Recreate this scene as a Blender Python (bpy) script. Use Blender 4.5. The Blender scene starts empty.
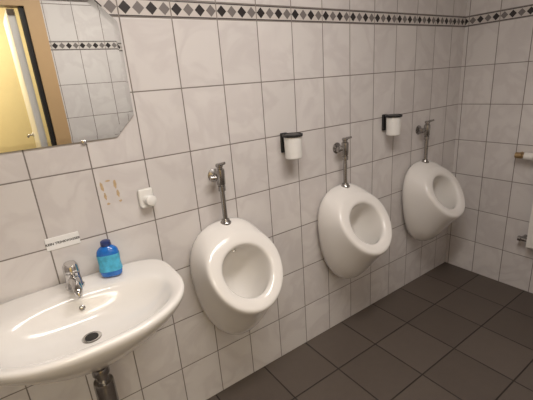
import bpy, bmesh, math
from mathutils import Vector, Matrix

D = bpy.data
C = bpy.context
COL = C.scene.collection
C.scene.view_settings.view_transform = 'Standard'

# ------------------------------------------------------------------ helpers
class NG:
    def __init__(s, name):
        s.m = D.materials.new(name); s.m.use_nodes = True
        s.nt = s.m.node_tree; s.n = s.nt.nodes; s.l = s.nt.links
        s.b = s.n['Principled BSDF']
    def _in(s, sock, v):
        if v is None: return
        if hasattr(v, 'is_linked') or isinstance(v, bpy.types.NodeSocket): s.l.new(v, sock)
        else: sock.default_value = v
    def math(s, op, a, b=None, c=None, clamp=False):
        x = s.n.new('ShaderNodeMath'); x.operation = op; x.use_clamp = clamp
        s._in(x.inputs[0], a); s._in(x.inputs[1], b); s._in(x.inputs[2], c)
        return x.outputs[0]
    def ramp(s, v, a, b):  # smoothstep a..b
        x = s.n.new('ShaderNodeMapRange'); x.interpolation_type = 'SMOOTHSTEP'
        s._in(x.inputs[0], v); x.inputs[1].default_value = a; x.inputs[2].default_value = b
        x.inputs[3].default_value = 0; x.inputs[4].default_value = 1
        return x.outputs[0]
    def mix(s, f, a, b):
        x = s.n.new('ShaderNodeMix'); x.data_type = 'RGBA'
        s._in(x.inputs[0], f); s._in(x.inputs[6], a); s._in(x.inputs[7], b)
        return x.outputs[2]
    def coord(s):
        x = s.n.new('ShaderNodeTexCoord'); return x.outputs['Object']
    def sep(s, v):
        x = s.n.new('ShaderNodeSeparateXYZ'); s.l.new(v, x.inputs[0]); return x.outputs
    def comb(s, a, b, c):
        x = s.n.new('ShaderNodeCombineXYZ'); s._in(x.inputs[0], a); s._in(x.inputs[1], b); s._in(x.inputs[2], c); return x.outputs[0]
    def noise(s, vec, scale, detail=3, rough=.5, dist=0):
        x = s.n.new('ShaderNodeTexNoise'); s.l.new(vec, x.inputs['Vector'])
        x.inputs['Scale'].default_value = scale; x.inputs['Detail'].default_value = detail
        x.inputs['Roughness'].default_value = rough; x.inputs['Distortion'].default_value = dist
        return x.outputs['Fac']
    def white(s, vec):
        x = s.n.new('ShaderNodeTexWhiteNoise'); s.l.new(vec, x.inputs['Vector']); return x.outputs['Value']
    def bump(s, h, dist, strength=1):
        x = s.n.new('ShaderNodeBump'); s.l.new(h, x.inputs['Height'])
        x.inputs['Distance'].default_value = dist; x.inputs['Strength'].default_value = strength
        s.l.new(x.outputs[0], s.b.inputs['Normal'])
    def set(s, **k):
        for kk, v in k.items():
            s._in(s.b.inputs[kk.replace('_', ' ')], v)
        return s.m

def simple(name, col, rough=.4, metal=0, var=.03, scale=20, **k):
    g = NG(name)
    n = g.noise(g.coord(), scale, 3)
    a = tuple(c*(1-var) for c in col)+(1,); b = tuple(min(1, c*(1+var)) for c in col)+(1,)
    return g.set(Base_Color=g.mix(n, a, b), Roughness=rough, Metallic=metal, **k)

TW, TH = .19, .25
BZ0, BZ1 = 1.75, 1.812
def wall_tile(name, axis, u0):
    g = NG(name); P = g.coord(); s = g.sep(P)
    uc = s[axis]; z = s[2]
    u = g.math('DIVIDE', g.math('SUBTRACT', uc, u0), TW)
    fu = g.math('FRACT', u)
    du = g.math('MULTIPLY', g.math('MINIMUM', fu, g.math('SUBTRACT', 1, fu)), TW)
    below = g.math('LESS_THAN', z, BZ0); above = g.math('GREATER_THAN', z, BZ1)
    vb = g.math('DIVIDE', g.math('SUBTRACT', BZ0, z), TH)
    va = g.math('DIVIDE', g.math('SUBTRACT', z, BZ1), TH)
    v = g.math('ADD', g.math('MULTIPLY', vb, below), g.math('MULTIPLY', g.math('ADD', va, 20), above))
    fv = g.math('FRACT', v)
    dv = g.math('MULTIPLY', g.math('MINIMUM', fv, g.math('SUBTRACT', 1, fv)), TH)
    inb = g.math('SUBTRACT', 1, g.math('ADD', below, above), clamp=True)
    dbz = g.math('MINIMUM', g.math('ABSOLUTE', g.math('SUBTRACT', z, BZ0)), g.math('ABSOLUTE', g.math('SUBTRACT', z, BZ1)))
    dv2 = g.math('ADD', g.math('MULTIPLY', dbz, inb), g.math('MULTIPLY', dv, g.math('SUBTRACT', 1, inb)))
    d = g.math('MINIMUM', du, dv2)
    tile = g.ramp(d, .0014, .0030)     # 0 grout 1 tile
    # per tile random
    rnd = g.white(g.comb(g.math('FLOOR', u), g.math('FLOOR', v), 3.3))
    off = g.comb(g.math('MULTIPLY', rnd, 37.), g.math('MULTIPLY', rnd, 11.), 0)
    va_ = g.n.new('ShaderNodeVectorMath'); va_.operation = 'ADD'
    g.l.new(P, va_.inputs[0]); g.l.new(off, va_.inputs[1])
    n1 = g.noise(va_.outputs[0], 5, 4, .5, .8)
    vein = g.math('ABSOLUTE', g.math('SUBTRACT', n1, .5))
    vein = g.ramp(vein, 0, .12)
    base = g.mix(vein, (.645, .61, .60, 1), (.695, .665, .65, 1))
    tone = g.math('ADD', .965, g.math('MULTIPLY', rnd, .06))
    hs = g.n.new('ShaderNodeHueSaturation'); g.l.new(base, hs.inputs['Color']); g.l.new(tone, hs.inputs['Value'])
    base = hs.outputs[0]
    # border pattern
    per = TW/4
    ub = g.math('DIVIDE', g.math('SUBTRACT', uc, u0), per)
    fb = g.math('FRACT', ub)
    hb = g.math('DIVIDE', g.math('SUBTRACT', z, BZ0), BZ1-BZ0)
    a1 = g.math('MULTIPLY', g.math('ABSOLUTE', g.math('SUBTRACT', fb, .5)), 2.1)
    a2 = g.math('MULTIPLY', g.math('ABSOLUTE', g.math('SUBTRACT', hb, .5)), 2.7)
    dia = g.math('LESS_THAN', g.math('ADD', a1, a2), .95)
    alt = g.math('GREATER_THAN', g.math('FRACT', g.math('MULTIPLY', g.math('FLOOR', ub), .5)), .25)
    dcol = g.mix(alt, (.035, .03, .03, 1), (.19, .17, .165, 1))
    bcol = g.mix(dia, (.60, .56, .53, 1), dcol)
    edge = g.math('ABSOLUTE', g.math('SUBTRACT', g.math('ABSOLUTE', g.math('SUBTRACT', hb, .5)), .425))
    ln = g.math('LESS_THAN', edge, .035)
    bcol = g.mix(ln, bcol, (.06, .05, .05, 1))
    base = g.mix(inb, base, bcol)
    gn = g.noise(P, 60, 3)
    grout = g.mix(gn, (.16, .138, .122, 1), (.24, .21, .19, 1))
    col = g.mix(tile, grout, base)
    hgt = g.math('ADD', g.ramp(d, .0006, .0045), g.math('MULTIPLY', g.noise(P, 9, 1), .12))
    g.bump(hgt, .0012, .6)
    rough = g.math('SUBTRACT', .75, g.math('MULTIPLY', tile, .51))
    return g.set(Base_Color=col, Roughness=rough)

FT, FX0, FY0 = .302, 1.147, -.27
def floor_mat():
    g = NG('floor_tile_dark'); P = g.coord(); s = g.sep(P)
    u = g.math('DIVIDE', g.math('SUBTRACT', s[0], FX0), FT); v = g.math('DIVIDE', g.math('SUBTRACT', s[1], FY0), FT)
    def dist(w):
        f = g.math('FRACT', w)
        return g.math('MULTIPLY', g.math('MINIMUM', f, g.math('SUBTRACT', 1, f)), FT)
    d = g.math('MINIMUM', dist(u), dist(v))
    t = g.ramp(d, .0022, .0045)
    rnd = g.white(g.comb(g.math('FLOOR', u), g.math('FLOOR', v), 1.))
    n = g.noise(P, 25, 6, .7)
    n2 = g.noise(P, 3, 3)
    f = g.math('ADD', g.math('MULTIPLY', n, .5), g.math('ADD', g.math('MULTIPLY', rnd, .25), g.math('MULTIPLY', n2, .25)))
    c = g.mix(f, (.072, .055, .045, 1), (.138, .112, .094, 1))
    c = g.mix(t, (.020, .014, .011, 1), c)
    g.bump(g.math('ADD', t, g.math('MULTIPLY', n, .15)), .0015, .6)
    return g.set(Base_Color=c, Roughness=g.math('ADD', .38, g.math('MULTIPLY', n, .25)))

def obj(name, me, mat=None, parent=None, smooth=True, subsurf=0, auto=None):
    o = D.objects.new(name, me); COL.objects.link(o)
    if mat: me.materials.append(mat)
    if smooth:
        for p in me.polygons: p.use_smooth = True
    if auto is not None:
        me.set_sharp_from_angle(angle=math.radians(auto))
    if parent: o.parent = parent; o.matrix_parent_inverse = parent.matrix_world.inverted()
    if subsurf:
        m = o.modifiers.new('sub', 'SUBSURF'); m.levels = subsurf; m.render_levels = subsurf
    return o

def mesh(name, verts, faces):
    me = D.meshes.new(name); me.from_pydata([tuple(v) for v in verts], [], faces)
    bm = bmesh.new(); bm.from_mesh(me); bmesh.ops.remove_doubles(bm, verts=bm.verts, dist=1e-6)
    bmesh.ops.recalc_face_normals(bm, faces=bm.faces); bm.to_mesh(me); bm.free(); me.update()
    return me

def empty(name, loc):
    e = D.objects.new(name, None); e.location = loc; COL.objects.link(e); e.empty_display_size = .05
    C.view_layer.update(); return e

def loft(rings, cap0=True, cap1=True):
    n = len(rings[0]); V = [p for r in rings for p in r]; F = []
    for i in range(len(rings)-1):
        for j in range(n):
            k = (j+1) % n
            F.append((i*n+j, i*n+k, (i+1)*n+k, (i+1)*n+j))
    if cap0: F.append(tuple(range(n)))
    if cap1: F.append(tuple((len(rings)-1)*n+j for j in range(n)))
    return V, F

def lathe(p, axis, prof, n=32, cap0=True, cap1=True):
    """prof: list of (dist along axis, radius)"""
    p = Vector(p); a = Vector(axis).normalized()
    t = Vector((0, 0, 1)) if abs(a.z) < .9 else Vector((1, 0, 0))
    b = a.cross(t).normalized(); c = a.cross(b)
    rings = [[p+a*h+(b*math.cos(2*math.pi*j/n)+c*math.sin(2*math.pi*j/n))*r for j in range(n)] for h, r in prof]
    return loft(rings, cap0, cap1)

def tube(path, r, n=16):
    path = [Vector(q) for q in path]; rings = []
    ref = Vector((.13, .37, .91))
    for i, q in enumerate(path):
        a = (path[min(i+1, len(path)-1)]-path[max(i-1, 0)]).normalized()
        b = a.cross(ref).normalized(); c = a.cross(b)
        rr = r[i] if isinstance(r, (list, tuple)) else r
        rings.append([q+(b*math.cos(2*math.pi*j/n)+c*math.sin(2*math.pi*j/n))*rr for j in range(n)])
    return loft(rings)

def bend(a, corner, b, r=.03, k=8):
    a, corner, b = Vector(a), Vector(corner), Vector(b)
    p = corner+(a-corner).normalized()*r; q = corner+(b-corner).normalized()*r
    out = [a]
    for i in range(k+1):
        t = i/k; out.append(p*(1-t)**2+corner*2*t*(1-t)+q*t*t)
    out.append(b); return out

def box(lo, hi, bev=0, seg=3):
    bm = bmesh.new(); bmesh.ops.create_cube(bm, size=1)
    for v in bm.verts:
        v.co = Vector([lo[i]+(v.co[i]+.5)*(hi[i]-lo[i]) for i in range(3)])
    if bev: bmesh.ops.bevel(bm, geom=bm.edges[:], offset=bev, segments=seg, affect='EDGES', profile=.5)
    me = D.meshes.new('box'); bm.to_mesh(me); bm.free(); return me

def join_boxes(boxes):
    V = []; F = []
    for lo, hi in boxes:
        b = len(V)
        for x in (lo[0], hi[0]):
            for y in (lo[1], hi[1]):
                for z in (lo[2], hi[2]): V.append((x, y, z))
        for f in ((0, 1, 3, 2), (4, 6, 7, 5), (0, 4, 5, 1), (2, 3, 7, 6), (0, 2, 6, 4), (1, 5, 7, 3)):
            F.append(tuple(b+i for i in f))
    me = D.meshes.new('boxes'); me.from_pydata(V, [], F); me.update(); return me

# ------------------------------------------------------------------ materials
M_WX = wall_tile('wall_tile_marbled_x', 0, .587)
M_WY = wall_tile('wall_tile_marbled_y', 1, -.215)
M_FL = floor_mat()
M_CEIL = simple('ceiling_paint', (.62, .60, .57), .9)
M_YEL = simple('hallway_yellow_paint', (.85, .70, .38), .8)
M_TAN = simple('door_frame_paint', (.50, .33, .17), .5)
M_DARK = simple('gap_dark', (.012, .010, .010), .6)
M_WHT = simple('white_paint', (.78, .76, .72), .35)
M_CER = simple('sanitary_ceramic', (.80, .775, .745), .17, var=.01, scale=5, Coat_Weight=.25, Coat_Roughness=.08)
M_CHR = simple('chrome', (.66, .65, .64), .12, 1, var=.06, scale=30)
M_CHRD = simple('chrome_dull', (.40, .385, .37), .26, 1, var=.15, scale=50)
M_BLK = simple('black_plastic', (.012, .012, .013), .35)
M_PLW = simple('white_plastic', (.80, .79, .76), .3)
M_SIGN = simple('sign_plate', (.84, .84, .83), .35)
M_INK = simple('sign_ink', (.04, .035, .035), .6)
M_GLUE = simple('glue_residue', (.54, .40, .24), .7, var=.3, scale=90)
M_BRASS = simple('brass', (.50, .36, .20), .35, 1, var=.1)
M_HOLE = simple('drain_dark', (.01, .009, .008), .5)
M_BLUE = simple('blue_gel_soap', (.012, .16, .58), .12, var=.35, scale=35, Coat_Weight=.5)
M_LBL = simple('bottle_label', (.07, .42, .72), .35, var=.6, scale=60)
g = NG('mirror_glass'); M_MIR = g.set(Base_Color=(.86, .88, .86, 1), Metallic=1., Roughness=g.math('MULTIPLY', g.noise(g.coord(), 5), .02))
g = NG('lamp_diffuser'); g.set(Base_Color=(.9, .9, .9, 1), Roughness=.5); g.b.inputs['Emission Color'].default_value = (1, .9, .80, 1); g.b.inputs['Emission Strength'].default_value = 4; M_LAMP = g.m

# ------------------------------------------------------------------ room shell
XC, YO, XL, ZC = 2.64, -1.93, -1.3, 2.45
obj('wall_back', join_boxes([((XL-.1, 0, 0), (XC+.1, .1, ZC))]), M_WX, smooth=False)
obj('wall_right', join_boxes([((XC, YO-.1, 0), (XC+.1, 0, ZC))]), M_WY, smooth=False)
obj('wall_left', join_boxes([((XL-.1, YO-.1, 0), (XL, 0, ZC))]), M_WY, smooth=False)
DX0, DX1, DZ = -.60, .30, 2.05
obj('wall_front', join_boxes([((XL, YO-.1, 0), (DX0, YO, ZC)), ((DX1, YO-.1, 0), (XC, YO, ZC)), ((DX0, YO-.1, DZ), (DX1, YO, ZC))]), M_WX, smooth=False)
obj('floor', join_boxes([((XL-.1, YO-1.6, -.1), (XC+.1, .1, 0))]), M_FL, smooth=False)
obj('ceiling', join_boxes([((XL-.1, YO-1.6, ZC), (XC+.1, .1, ZC+.1))]), M_CEIL, smooth=False)
obj('wall_hallway', join_boxes([((XL-.1, YO-1.6, 0), (XC+.1, YO-1.5, ZC)), ((XL-.1, YO-1.5, 0), (XL, YO-.1, ZC)), ((XC, YO-1.5, 0), (XC+.1, YO-.1, ZC))]), M_YEL, smooth=False)
# door frame + open leaf
dr = empty('door_1', (DX1, YO, 0))
obj('frame', join_boxes([((DX1-.02, YO-.11, 0), (DX1+.085, YO+.018, DZ+.07)), ((DX0-.085, YO-.11, 0), (DX0+.02, YO+.018, DZ+.07)), ((DX0+.02, YO-.11, DZ-.01), (DX1-.02, YO+.018, DZ+.07))]), M_TAN, dr, False)
obj('gap_shade', join_boxes([((DX1-.052, YO-.10, 0.005), (DX1-.021, YO-.01, DZ-.012))]), M_DARK, dr, False)  # black strip, painted shade standing in for the dark gap beside the leaf
obj('leaf', box((DX1-.125, YO-.95, .008), (DX1-.075, YO-.112, DZ-.012), .003), M_WHT, dr, True, auto=30)
v, f = lathe((DX1-.125, YO-.87, 1.05), (-1, 0, 0), [(0, .022), (.008, .022), (.010, .010), (.05, .010)])
obj('handle_neck', mesh('h', v, f), M_CHR, dr, auto=30)
v, f = tube([(DX1-.175, YO-.88, 1.05), (DX1-.175, YO-.76, 1.05)], .010)
obj('handle', mesh('h', v, f), M_CHR, dr, auto=30)

# ceiling lamp
LX = .60
lp = empty('ceiling_lamp', (LX, -1.05, ZC))
obj('housing', box((LX-.65, -1.16, ZC-.05), (LX+.65, -.94, ZC-.001), .01), M_WHT, lp, True, auto=30)
obj('diffuser', box((LX-.63, -1.14, ZC-.075), (LX+.63, -.96, ZC-.05), .01), M_LAMP, lp, True, auto=30)
def area(name, loc, rot, sx, sy, e, col):
    l = D.lights.new(name, 'AREA'); l.shape = 'RECTANGLE'; l.size = sx; l.size_y = sy; l.energy = e; l.color = col
    o = D.objects.new(name, l); o.location = loc; o.rotation_euler = rot; COL.objects.link(o); return o
area('ceiling_light', (LX, -1.05, ZC-.08), (0, 0, 0), 1.25, .2, 25, (1, .925, .865))
area('hallway_light', (-.3, YO-.8, ZC-.03), (0, 0, 0), .8, .4, 32, (1, .92, .76))

# ------------------------------------------------------------------ urinals
def ring_u(top, bot, w, egg=0.10, n=40, sq=1.0):
    out = []
    for j in range(n):
        th = 2*math.pi*j/n; c, s = math.cos(th), math.sin(th)
        cc = math.copysign(abs(c)**sq, c); ss = math.copysign(abs(s)**sq, s)
        y = (top[0]+bot[0])/2+cc*(top[0]-bot[0])/2; z = (top[1]+bot[1])/2+cc*(top[1]-bot[1])/2
        out.append(Vector((w*ss*(1+egg*cc), y, z)))
    return out
def urinal(x):
    e = empty('urinal', (x, 0, .66))
    spec = [((-.001, .928), (-.001, .378), .180, .18, .82),
            ((-.03, .932), (-.085, .368), .182, .18, .84),
            ((-.06, .930), (-.150, .392), .182, .17, .87),
            ((-.088, .921), (-.205, .465), .180, .15, .9),
            ((-.104, .911), (-.264, .550), .177, .12, .94),
            ((-.113, .904), (-.306, .591), .175, .10, .96),
            ((-.121, .900), (-.321, .608), .171, .09, .97),
            ((-.130, .894), (-.319, .623), .160, .09, .97),
            ((-.148, .874), (-.302, .640), .138, .08, 1),
            ((-.163, .856), (-.283, .656), .118, .08, 1),
            ((-.160, .842), (-.268, .650), .110, .08, 1),
            ((-.120, .818), (-.248, .615), .106, .08, 1),
            ((-.062, .765), (-.213, .562), .098, .08, 1),
            ((-.036, .675), (-.178, .515), .078, .05, 1),
            ((-.044, .570), (-.148, .480), .050, 0, 1),
            ((-.083, .507), (-.123, .474), .018, 0, 1)]
    rings = [[p+Vector((x, 0, 0)) for p in ring_u(a, b, w, eg, 40, sq)] for a, b, w, eg, sq in spec]
    v, f = loft(rings)
    obj('bowl', mesh('bowl', v, f), M_CER, e, subsurf=1)
    v, f = lathe((x, -.105, .495), (0, -.25, .8), [(0, .016), (.004, .016), (.006, .010)], 24)
    obj('drain_grate', mesh('d', v, f), M_CHRD, e, auto=30)
    v, f = lathe((x, -.098, .812), (0, -.5, -.8), [(0, .012), (.014, .012), (.016, .009)], 24)
    obj('spreader', mesh('d', v, f), M_CHR, e, auto=30)
    # flush valve
    yv = -.062
    v, f = lathe((x, yv, .920), (0, 0, 1), [(0, .024), (.008, .024), (.014, .019), (.022, .017), (.024, .0105), (.15, .0105), (.152, .016), (.172, .016), (.174, .013), (.180, .0175), (.235, .0195), (.245, .0185), (.249, .013), (.256, .013), (.258, .0165), (.266, .0165), (.270, .012)], 28)
    obj('flush_valve', mesh('fv', v, f), M_CHRD, e, auto=35)
    v, f = lathe((x, -.0005, 1.130), (0, -1, 0), [(0, .030), (.004, .029), (.010, .018), (.012, .0125), (.05, .0125)], 28)
    obj('wall_inlet', mesh('wi', v, f), M_CHRD, e, auto=35)
    v, f = lathe((x-.016, yv+.010, 1.130), (-1, .3, 0), [(0, .010), (.010, .010), (.012, .014), (.024, .014), (.026, .010)], 20)
    obj('stop_screw', mesh('ss', v, f), M_CHRD, e, auto=35)
    v, f = tube([(x, yv, 1.181), (x, yv-.015, 1.189), (x+.004, yv-.04, 1.196)], [.008, .007, .0055])
    obj('lever', mesh('lv', v, f), M_CHRD, e, auto=35)
for x in (.681, 1.430, 2.175): urinal(x)

# ------------------------------------------------------------------ cup holders
def holder(x, z):
    e = empty('wall_cup_holder', (x, 0, z)); yc = -.062
    obj('back_plate', box((x-.030, -.014, z-.035), (x+.008, -.0005, z+.060), .005), M_BLK, e, auto=30)
    obj('arm', box((x-.014, -.03, z+.044), (x+.008, -.012, z+.058), .003), M_BLK, e, auto=30)
    v, f = lathe((x, yc, z-.060), (0, 0, 1), [(0, .020), (.001, .036), (.006, .040), (.104, .0425), (.112, .0425), (.112, .0395), (.104, .0395), (.008, .035), (.007, .01)], 36)
    obj('cup', mesh('cup', v, f), M_PLW, e, auto=35)
    v, f = lathe((x, yc, z+.045), (0, 0, 1), [(0, .0430), (0, .047), (.002, .0485), (.010, .0485), (.012, .047), (.012, .0430)], 36, False, False)
    n = 36; F = list(f)+[(j, (j+1) % n, 5*n+(j+1) % n, 5*n+j) for j in range(n)]
    obj('ring', mesh('ring', v, F), M_BLK, e, auto=35)
    v, f = lathe((x, yc, z+.048), (0, 0, 1), [(0, .0390), (.005, .039), (.008, .030), (.009, .005)], 36)
    obj('lid', mesh('lid', v, f), M_BLK, e, auto=35)
holder(1.080, 1.202); holder(1.832, 1.208)

# ------------------------------------------------------------------ washbasin
BX, BZ = .06, .862
def outline(ax, yb, yf, z, sqb=.55, sqf=.86, yc=None, n=64):
    yc = (yb*.55+yf*.45) if yc is None else yc
    out = []
    for j in range(n):
        th = 2*math.pi*j/n; c, s = math.cos(th), math.sin(th)
        q = sqb if s > 0 else sqf
        xx = ax*math.copysign(abs(c)**q, c)
        yy = yc+(yb-yc)*abs(s)**q if s > 0 else yc-(yc-yf)*abs(s)**q
        out.append(Vector((BX+xx, yy, z)))
    return out
wb = empty('washbasin', (BX, 0, BZ))
R = [outline(.05, -.17, -.28, .668, 1, 1),
     outline(.10, -.10, -.31, .676, .9, 1),
     outline(.18, -.04, -.362, .705, .7, .95),
     outline(.250, -.008, -.416, .755, .55, .9),
     outline(.297, -.003, -.454, .800, .48, .88),
     outline(.317, -.002, -.473, .828, .45, .86),
     outline(.324, -.002, -.479, .848, .45, .86),
     outline(.322, -.003, -.477, .859, .45, .86),
     outline(.312, -.010, -.467, .863, .45, .86),
     outline(.295, -.060, -.454, .858, .6, .88),
     outline(.280, -.102, -.442, .853, .75, .9),
     outline(.269, -.118, -.433, .845, .85, .92),
     outline(.256, -.128, -.420, .826, .9, .95),
     outline(.228, -.140, -.398, .797, .95, 1),
     outline(.190, -.154, -.370, .772, 1, 1),
     outline(.130, -.175, -.328, .757, 1, 1),
     outline(.070, -.205, -.280, .750, 1, 1),
     outline(.030, -.222, -.262, .747, 1, 1)]
v, f = loft(R)
obj('basin', mesh('basin', v, f), M_CER, wb, subsurf=1)
v, f = lathe((BX, -.240, .7462), (0, 0, 1), [(0, .030), (.003, .031), (.005, .028), (.004, .019)], 32)
obj('drain_ring', mesh('dr', v, f), M_CHR, wb, auto=40)
v, f = lathe((BX, -.240, .7503), (0, 0, 1), [(0, .0205), (.0012, .0205)], 32)
obj('drain_hole', mesh('dh', v, f), M_HOLE, wb, auto=40)
v, f = lathe((BX+.0, -.1375, .808), (0, -1, .45), [(-.006, .0095), (.004, .0095), (.005, .0075)], 24)
obj('overflow_ring', mesh('of', v, f), M_CHRD, wb, auto=40)
# waste trap under the basin
v, f = lathe((BX, -.24, .675), (0, 0, -1), [(-.012, .032), (0, .032), (.006, .024), (.012, .0175), (.045, .0175), (.046, .026), (.052, .028), (.070, .028), (.073, .022), (.10, .020), (.102, .031), (.11, .033), (.20, .033), (.215, .026), (.22, .01)], 32)
obj('bottle_trap', mesh('bt', v, f), M_CHRD, wb, auto=35)
v, f = tube([(BX, -.21, .555), (BX, -.0005, .555)], .016, 20)
obj('waste_pipe', mesh('wp', v, f), M_CHRD, wb, auto=35)
v, f = lathe((BX, -.0005, .555), (0, -1, 0), [(0, .038), (.004, .037), (.012, .020)], 28)
obj('wall_rosette', mesh('wr', v, f), M_CHRD, wb, auto=35)

# faucet
fc = empty('faucet', (BX, -.06, BZ)); fy = -.060; K = 1.14; FZ = .856
def sc(p): return (BX+(p[0]-BX)*K, fy+(p[1]-fy)*K, FZ+(p[2]-.846)*K)
v, f = lathe((BX, fy, FZ), (0, 0, 1), [(h*K, r*K) for h, r in [(0, .027), (.006, .027), (.010, .0235), (.045, .0215), (.052, .0225), (.054, .0205), (.056, .0225), (.074, .0215), (.084, .016), (.088, .006)]], 32)
obj('body', mesh('fb', v, f), M_CHR, fc, auto=40)
pth = [sc(p) for p in [(BX, fy-.008, .876), (BX, fy-.035, .884), (BX, fy-.065, .886), (BX, fy-.092, .880), (BX, fy-.106, .866), (BX, fy-.108, .858)]]
v, f = tube(pth, [.019, .0175, .016, .015, .014, .014], 20)
obj('spout', mesh('fs', v, f), M_CHR, fc, subsurf=1)
v, f = loft([[Vector(sc((BX+sx*w, y, z+sz*h))) for sx, sz in ((-1, -1), (1, -1), (1, 1), (-1, 1))] for y, z, w, h in ((fy+.014, .926, .014, .004), (fy-.005, .929, .017, .006), (fy-.04, .936, .013, .004), (fy-.075, .946, .011, .003), (fy-.08, .947, .009, .002))])
obj('lever', mesh('fl', v, f), M_CHR, fc, subsurf=2)

# soap bottle
sb = empty('soap_bottle', (.184, -.075, BZ))
def br(z, a, b, q=.75, n=32):
    out = []
    for j in range(n):
        t = 2*math.pi*j/n; c, s = math.cos(t), math.sin(t)
        x = a*math.copysign(abs(c)**q, c)*1.08; y = b*math.copysign(abs(s)**q, s)*1.08; r = math.radians(-18)
        out.append(Vector((.186+x*math.cos(r)-y*math.sin(r), -.070+x*math.sin(r)+y*math.cos(r), z)))
    return out
z0 = .8605
v, f = loft([br(z0, .030, .018), br(z0+.003, .034, .021), br(z0+.02, .037, .023), br(z0+.05, .034, .022), br(z0+.075, .035, .022), br(z0+.095, .036, .0225), br(z0+.108, .031, .020), br(z0+.116, .020, .016, .9), br(z0+.120, .013, .013, 1), br(z0+.124, .012, .012, 1)])
obj('bottle', mesh('b', v, f), M_BLUE, sb, subsurf=1)
v, f = loft([br(z0+.024, .0376, .0237), br(z0+.05, .0347, .0227), br(z0+.075, .0357, .0227), br(z0+.088, .0363, .0230)], False, False)
obj('label', mesh('l', v, f), M_LBL, sb)
v, f = loft([br(z0+.120, .016, .016, 1), br(z0+.122, .017, .017, 1), br(z0+.136, .016, .016, 1), br(z0+.139, .012, .012, 1)])
obj('cap', mesh('c', v, f), simple('cap_navy', (.02, .04, .16), .3), sb, auto=40)

# ------------------------------------------------------------------ mirror
mr = empty('wall_mirror', (.065, 0, 1.58))
x0, x1, z0m, z1m, ch = -.255, .385, 1.350, 1.802, .072
def octo(d, y):
    pts = [(x0+ch, z0m), (x1-ch, z0m), (x1, z0m+ch), (x1, z1m-ch), (x1-ch, z1m), (x0+ch, z1m), (x0, z1m-ch), (x0, z0m+ch)]
    cx, cz = (x0+x1)/2, (z0m+z1m)/2; hx, hz = (x1-x0)/2, (z1m-z0m)/2
    return [Vector((cx+(px-cx)*(1-d/hx), y-(pz-z0m)*.022, cz+(pz-cz)*(1-d/hz))) for px, pz in pts]
v, f = loft([octo(0, -.003), octo(0, -.007), octo(.016, -.0079)], True, True)
obj('glass', mesh('mg', v, f), M_MIR, mr, smooth=False)
for cx_, cz_ in ((.20, z0m-.002), (-.08, z0m-.002), (.20, z1m+.002), (-.08, z1m+.002)):
    yt = -.011-(cz_-z0m)*.022
    obj('clip', box((cx_-.008, yt, cz_-.006), (cx_+.008, -.0005, cz_+.006), .002), M_CHR, mr, auto=30)

# sign
sg = empty('water_warning_sign', (.061, 0, 1.014))
obj('plate', box((.007, -.0035, .991), (.115, -.0003, 1.037), .001, 1), M_SIGN, sg, auto=30)
cu = D.curves.new('text', 'FONT'); cu.body = 'KEIN TRINKWASSER'; cu.size = .0122; cu.align_x = 'CENTER'; cu.align_y = 'CENTER'; cu.offset = .0004
cu.materials.append(M_INK)
t = D.objects.new('lettering', cu); COL.objects.link(t); t.parent = sg; t.matrix_parent_inverse = sg.matrix_world.inverted()
t.location = (.061, -.0038, 1.0135); t.rotation_euler = (math.radians(90), 0, 0)

# white wall hook
hk = empty('wall_hook', (.38, 0, 1.10))
obj('plate', box((.346, -.012, 1.066), (.404, -.0005, 1.140), .008, 4), M_PLW, hk, auto=30)
v, f = lathe((.378, -.010, 1.094), (0.1, -1, .12), [(0, .020), (.012, .014), (.028, .013), (.033, .019), (.042, .020), (.046, .014)], 28)
obj('peg', mesh('pg', v, f), M_PLW, hk, auto=40)
obj('ledge', box((.348, -.030, 1.067), (.402, -.010, 1.078), .004), M_PLW, hk, auto=30)

# glue residue
import random
random.seed(4)
V = []; F = []
def blob(cx, cz, rx, rz):
    n = 18; b = len(V)
    for j in range(n):
        a = 2*math.pi*j/n; k = random.uniform(.7, 1.2)
        V.append((cx+rx*k*math.cos(a), -.0008, cz+rz*k*math.sin(a)))
    for j in range(n):
        V.append((V[b+j][0], -.0001, V[b+j][2]))
    F.append(tuple(b+j for j in range(n)))
    for j in range(n): F.append((b+j, b+(j+1) % n, b+n+(j+1) % n, b+n+j))
for c in ((.226, 1.178, .0055, .019), (.231, 1.140, .005, .013), (.272, 1.178, .0055, .018), (.277, 1.142, .0055, .016), (.250, 1.196, .010, .003), (.281, 1.112, .006, .005), (.237, 1.110, .006, .005)): blob(*c)
obj('glue_residue', mesh('gl', V, F), M_GLUE, smooth=False)

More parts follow.
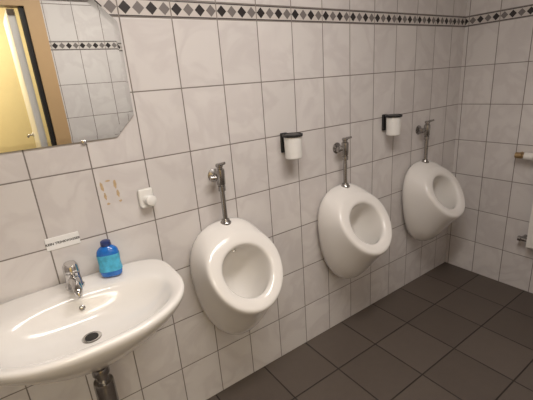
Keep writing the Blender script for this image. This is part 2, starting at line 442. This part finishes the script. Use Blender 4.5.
# ------------------------------------------------------------------ radiator on right wall
rd = empty('radiator', (2.58, -.95, .64))
ya, yb2, za, zb = -.575, -1.50, .36, .96
V = []; ny = 48; prof = []
for i in range(ny+1):
    y = ya+(yb2-ya)*i/ny
    prof.append((y, 2.530+(.008 if i % 4 in (1, 2) else 0)*(0 < i < ny)))
rg = []
for zz, ins in ((za, .010), (za+.008, 0), (zb-.008, 0), (zb, .010)):
    front = [Vector((x+ins, y, zz)) for y, x in prof]; back = [Vector((2.600-ins*.3, y, zz)) for y, x in reversed(prof)]
    rg.append(front+back)
v, f = loft(rg); obj('panel', mesh('rp', v, f), M_WHT, rd, auto=40)
for yy in (-.72, -1.35):
    obj('bracket', box((2.598, yy-.02, .42), (2.6395, yy+.02, .90), .002), M_WHT, rd, auto=30)
v, f = tube(bend((2.6395, -.44, .945), (2.572, -.44, .945), (2.572, -.577, .945), .02), .012)
obj('supply_pipe', mesh('sp', v, f), M_BRASS, rd, auto=40)
v, f = lathe((2.572, -.437, .945), (0, -1, 0), [(-.008, .012), (-.006, .019), (.03, .019), (.032, .014), (.045, .014)], 24)
obj('upper_elbow', mesh('ue', v, f), M_BRASS, rd, auto=40)
v, f = lathe((2.572, -.480, .945), (0, -1, 0), [(0, .014), (.002, .023), (.05, .023), (.052, .015), (.097, .015)], 24)
obj('upper_valve', mesh('uv', v, f), M_WHT, rd, auto=40)
v, f = tube(bend((2.6395, -.53, .40), (2.572, -.53, .40), (2.572, -.577, .40), .02), .010)
obj('return_pipe', mesh('sp', v, f), M_CHRD, rd, auto=40)
v, f = lathe((2.572, -.51, .40), (0, -1, 0), [(0, .012), (.002, .017), (.02, .017), (.022, .013), (.066, .013)], 24)
obj('lower_valve', mesh('uv', v, f), M_CHRD, rd, auto=40)

# ------------------------------------------------------------------ camera
X = Vector((.817, .234, -.528)).normalized()
Z = Vector((-.074, .949, .307)); Z = (Z-X*Z.dot(X)).normalized()
Y = Z.cross(X)
rot = Matrix(((X.x, X.y, X.z), (Y.x, Y.y, Y.z), (Z.x, Z.y, Z.z)))
cam = D.cameras.new('camera'); cam.sensor_width = 36; cam.lens = 24.7; cam.clip_start = .01
co = D.objects.new('camera', cam); COL.objects.link(co)
co.matrix_world = Matrix.Translation((0, -1.42, 1.5)) @ rot.to_4x4()
C.scene.camera = co
w = D.worlds.new('world'); C.scene.world = w; w.use_nodes = True
w.node_tree.nodes['Background'].inputs[0].default_value = (.5, .45, .4, 1); w.node_tree.nodes['Background'].inputs[1].default_value = .2
